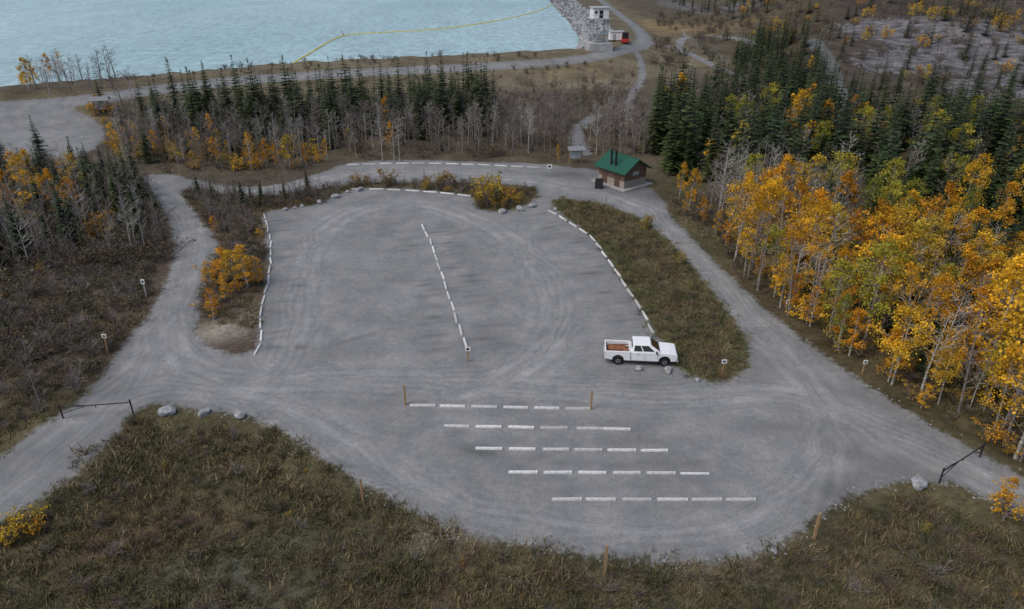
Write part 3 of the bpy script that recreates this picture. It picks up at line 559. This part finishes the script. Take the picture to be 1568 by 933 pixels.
# ------------------------------------------------------------------ pickup truck
def arc(cx,cz,r_,n=9): return [(cx+r_*math.cos(math.pi*(1-k/(n-1))),cz+r_*math.sin(math.pi*(1-k/(n-1)))) for k in range(n)]
def pickup(px0,px1):
    p=gp(*px0);q=gp(*px1);d=(q-p);d.z=0; d.normalize(); nrm_=Vector((-d.y,d.x,0)); c=(p+q)/2+nrm_*.95-d*.02
    e=empty('pickup_truck',(c.x,c.y,.01),math.atan2(d.y,d.x)); K=lambda n,b,m,**k: link(n,b.mesh(n,m,True,**k),parent=e)
    xf,xr=1.98,-1.92; hw_=.98
    def bev(o,w):
        md=o.modifiers.new('bevel','BEVEL'); md.width=w; md.segments=2; md.limit_method='ANGLE'; md.angle_limit=R(35)
    b=MB(); pf=[(-.86,.48),(1.40,.46)]+arc(xf,.5,.50)+[(2.55,.5),(2.9,.55),(3.0,.75),(3.0,1.12),(2.9,1.2),(2.4,1.27),(1.55,1.31),(-.86,1.31)]
    b.prism(pf,-hw_,hw_,0); o_=K('cab_and_hood',b,[M_white]); bev(o_,.05)
    b=MB(); pb=[(-3.0,.62)]+arc(xr,.5,.50)+[(-.9,.48),(-.9,1.33),(-3.0,1.33)]
    b.prism(pb,-hw_,-hw_+.11,0); b.prism(pb,hw_-.11,hw_,0); b.box((-2.97,0,1.0),(.08,1.72,.62),0); b.box((-.93,0,1.0),(.07,1.72,.66),0); o_=K('cargo_bed',b,[M_white]); bev(o_,.02)
    b=MB(); b.box((-1.95,0,.78),(1.95,1.72,.06),0); b.box((-2.0,.2,.95),(1.5,.8,.25),1); b.box((-1.3,-.4,1.0),(.5,.6,.35),1); b.box((-2.4,-.45,.9),(.8,.3,.12),0,Matrix.Rotation(.3,3,'Z')); b.tube((-2.8,.6,1.05),(-1.0,.5,1.2),.05,.05,6,1); K('bed_cargo',b,[simple('bed_liner',(.12,.09,.07),.9,.1,.3,4),M_rust])
    b=MB(); B0=[(-.82,-.93,1.31),(1.62,-.93,1.31),(1.62,.93,1.31),(-.82,.93,1.31)]; T0=[(-.68,-.74,1.93),(.72,-.74,1.93),(.72,.74,1.93),(-.68,.74,1.93)]
    i0=[b.vert(v) for v in B0]; i1=[b.vert(v) for v in T0]
    for k in range(4): b.face((i0[k],i0[(k+1)%4],i1[(k+1)%4],i1[k]))
    b.face(i1); b.face(i0[::-1]); o_=K('cab_roof',b,[M_white]); bev(o_,.06)
    b=MB(); B=[Vector(v) for v in B0]; T_=[Vector(v) for v in T0]
    def pane(A,B_,C,D,u0,u1,v0,v1):
        n=(B_-A).cross(D-A).normalized()*.012
        f_=lambda u,v:(A.lerp(B_,u)).lerp(D.lerp(C,u),v)+n
        b.face([b.vert(f_(u,v)) for u,v in((u0,v0),(u1,v0),(u1,v1),(u0,v1))])
    for s0,s1,t1,t0 in((B[0],B[1],T_[1],T_[0]),(B[2],B[3],T_[3],T_[2])):
        fl=s0 is B[2]
        for u0,u1 in((.08,.38),(.43,.82)):
            if fl:u0,u1=1-u1,1-u0
            pane(s0,s1,t1,t0,u0,u1,.12,.86)
    pane(B[1],B[2],T_[2],T_[1],.07,.93,.1,.9); pane(B[3],B[0],T_[0],T_[3],.12,.88,.2,.85)
    link('windows',b.mesh('windows',[M_glass]),parent=e)
    b=MB()
    for yy in(-hw_-.006,hw_+.006):
        for xx in(-.8,.3,1.38): b.box((xx,yy,.95),(.015,.008,.62),0)
        for xx in(-.05,1.0): b.box((xx-.2,yy,1.12),(.16,.02,.035),0)
        b.box((.4,yy,.46),(2.0,.06,.07),0)
    b.box((3.0,0,.9),(.05,1.3,.3),0); b.box((0,0,.42),(5.4,.9,.18),0)
    b.box((-3.0,0,.62),(.14,1.8,.14),1); b.box((3.02,0,.58),(.16,1.9,.2),1); b.box((3.03,0,.92),(.02,.9,.05),1)
    for s_ in(-1,1): b.box((2.97,s_*.8,.95),(.1,.3,.22),1); b.box((-3.01,s_*.9,1.05),(.04,.14,.35),2); b.box((1.25,s_*1.1,1.38),(.12,.2,.2),0); b.box((xf,s_*.55,.5),(.9,.3,.7),0); b.box((xr,s_*.6,.5),(.9,.3,.7),0)
    K('trim_lamps_mirrors',b,[M_blk,M_gal,M_red])
    b=MB()
    for xx in(xf,xr):
        for s_ in(-1,1):
            n=20; prof=[(.20,.95),(.36,.97),(.40,.92),(.40,.75),(.36,.71)]
            rings=[[b.vert((xx+r_*math.cos(6.283*k/n),s_*yv,.4+r_*math.sin(6.283*k/n))) for k in range(n)] for r_,yv in prof]
            for r0_,r1_ in zip(rings,rings[1:]):
                for k in range(n): b.face((r0_[k],r0_[(k+1)%n],r1_[(k+1)%n],r1_[k]),0)
            b.tube((xx,s_*.80,.4),(xx,s_*.93,.4),.24,.24,16,1,True); b.tube((xx,s_*.93,.4),(xx,s_*.97,.4),.08,.06,8,0,True)
            for k in range(6):
                t=6.283*k/6; b.tube((xx+.15*math.cos(t),s_*.925,.4+.15*math.sin(t)),(xx+.15*math.cos(t),s_*.934,.4+.15*math.sin(t)),.035,.035,6,0,True)
    K('wheels',b,[M_tyre,M_rim])
pickup((944,559),(1018,562))
# ------------------------------------------------------------------ dam intake
e=empty('intake_structure',gp(915,76),.15); b=MB(); b.box((0,-1,0.5),(6.5,5,3.0),0)
for xx in(-2,2):
    for yy in(-2,2): b.box((xx,yy,4.9),(.35,.35,6.0),1)
b.box((0,0,4.3),(4.6,4.6,.2),1); b.box((0,0,8.0),(5.4,5.4,.25),1); b.box((0,0,9.4),(4.2,4.0,2.5),2); b.box((0,0,10.75),(4.8,4.6,.2),1); b.box((0,-2.04,9.2),(1.0,.06,1.9),3); b.box((-1.4,-2.04,9.7),(.7,.06,.6),3)
for xx in(-2.6,2.6): b.tube((xx,-2.6,9.1),(xx,2.6,9.1),.06,.06,4,1)
b.tube((-2.6,-2.6,9.1),(2.6,-2.6,9.1),.06,.06,4,1); b.tube((-2,-2.2,2),(2,-2.2,7.8),.1,.1,4,1); b.tube((2,-2.2,2),(-2,-2.2,7.8),.1,.1,4,1)
link('tower_frame_and_cabin',b.mesh('intake',[simple('pale_concrete',(.38,.38,.37),.9,.2,.2,1),M_gal,M_white,M_blk],True),parent=e)
e=empty('equipment_cabin',gp(943,62),.1); b=MB(); b.box((0,0,1.3),(4.0,2.6,2.2),0); b.box((0,0,2.5),(4.3,2.9,.2),1); b.box((-.8,-1.33,1.1),(.9,.06,1.7),1); link('cabin_shell',b.mesh('cabin',[M_white,M_gal],True),parent=e)
e=empty('red_work_truck',gp(957,66),1.4); b=MB(); b.prism([(-2.8,.5),(2.7,.5),(2.8,1.2),(1.6,1.35),(1.1,2.1),(-.4,2.1),(-.5,1.3),(-2.8,1.3)],-1,1,0); b.box((.35,0,1.72),(1.2,2.03,.45),1)
for xx in(-1.8,1.8):
    for s_ in(-1,1): b.tube((xx,s_*.8,.42),(xx,s_*1.05,.42),.42,.42,12,2,True)
b.box((-1.5,0,2.2),(.15,1.8,1.8),2); link('truck_body',b.mesh('redtruck',[M_red,M_glass,M_tyre],True),parent=e)
bl=chaikin(G([(432,108),(470,84),(520,54),(560,51),(640,47),(700,42),(760,32),(800,24),(840,12),(862,-6)],2.5),2,False)
sl_=np.concatenate([[0],np.cumsum(np.linalg.norm(np.diff(bl,axis=0),axis=1))]); b=MB(); s=0
while s<sl_[-1]-2:
    q0=[np.interp(s,sl_,bl[:,k]) for k in(0,1)];q1=[np.interp(s+1.9,sl_,bl[:,k]) for k in(0,1)]; b.tube((*q0,2.47),(*q1,2.47),.2,.2,6,0,True); s+=2.3
link('floating_debris_boom',b.mesh('boom',[M_yel],True))
q=G([(524,54)],2.5)[0]; b=MB(); b.tube((0,0,-.2),(0,0,.9),.7,.3,10,0,True); b.tube((0,0,.9),(0,0,1.4),.08,.06,6,1,True); link('marker_buoy',b.mesh('buoy',[M_gal,M_blk],True),(q[0],q[1],2.5))
fp,fz=GH([(1045,52),(1050,62),(1075,78),(1100,92),(1122,103)]); b=MB(); FPp=[]
for i in range(len(fp)-1):
    for k in range(6): FPp.append(fp[i]*(1-k/6)+fp[i+1]*k/6)
fz=H(np.array(FPp)); FPp=[Vector((q[0],q[1],z)) for q,z in zip(FPp,fz)]
for a_,c_ in zip(FPp,FPp[1:]):
    b.tube(a_,a_+Vector((0,0,1.8)),.05,.05,5,0,True)
    for zz in(.1,.65,1.2,1.8): b.tube(a_+Vector((0,0,zz)),c_+Vector((0,0,zz)),.012,.012,3)
link('chain_link_fence',b.mesh('fence',[M_gal],True))
m,nt,bb,o=newmat('creek_rapids',.3,.5); pos=nt.nodes.new('ShaderNodeNewGeometry').outputs['Position']; n=noise(nt,pos,.5,5,.7)
nt.links.new(mixc(nt,rng_(nt,n,.45,.56,0,1),(.10,.13,.15),(.62,.66,.7)),bb.inputs['Base Color'])
b=MB(); pr=None
for i,q in enumerate(CREEK):
    d=CREEK[min(i+1,len(CREEK)-1)]-CREEK[max(i-1,0)]; d/=np.linalg.norm(d); nn=np.array([-d[1],d[0]])*3.0; zz=max(H(np.array([q+nn,q-nn,q])))+.12
    ids=(b.vert((*(q+nn),zz)),b.vert((*(q-nn),zz)))
    if pr: b.face((pr[0],pr[1],ids[1],ids[0]))
    pr=ids
link('creek',b.mesh('creek',[m],True))
# ------------------------------------------------------------------ light
w=bpy.data.worlds.new('World'); SC.world=w; w.use_nodes=True; nt=w.node_tree; bg=nt.nodes['Background']
EL,AZ=R(55),R(-120)
sk=nt.nodes.new('ShaderNodeTexSky'); sk.sky_type='NISHITA'; sk.sun_disc=False; sk.sun_elevation=EL; sk.sun_rotation=AZ; sk.dust_density=3.0; sk.air_density=1.0
nt.links.new(sk.outputs[0],bg.inputs[0]); bg.inputs[1].default_value=.14
sd=bpy.data.lights.new('sun','SUN'); sd.energy=1.5; sd.angle=R(40); sd.color=(1,.95,.87); so=bpy.data.objects.new('sun',sd); SC.collection.objects.link(so)
dv=Vector((math.sin(AZ)*math.cos(EL),math.cos(AZ)*math.cos(EL),math.sin(EL))); so.rotation_euler=dv.to_track_quat('Z','Y').to_euler(); so.location=(-50,-50,80)
cam=bpy.data.cameras.new('camera'); cam.lens=36*FP/1568; cam.sensor_width=36; cam.clip_end=9000; cam.clip_start=.5
co=bpy.data.objects.new('camera',cam); co.location=(0,0,CAMH); co.rotation_euler=(R(90)-TH,0,0); SC.collection.objects.link(co); SC.camera=co
SC.view_settings.view_transform='Standard'; SC.view_settings.look='None'; SC.view_settings.exposure=0
print('objects',len(bpy.data.objects))
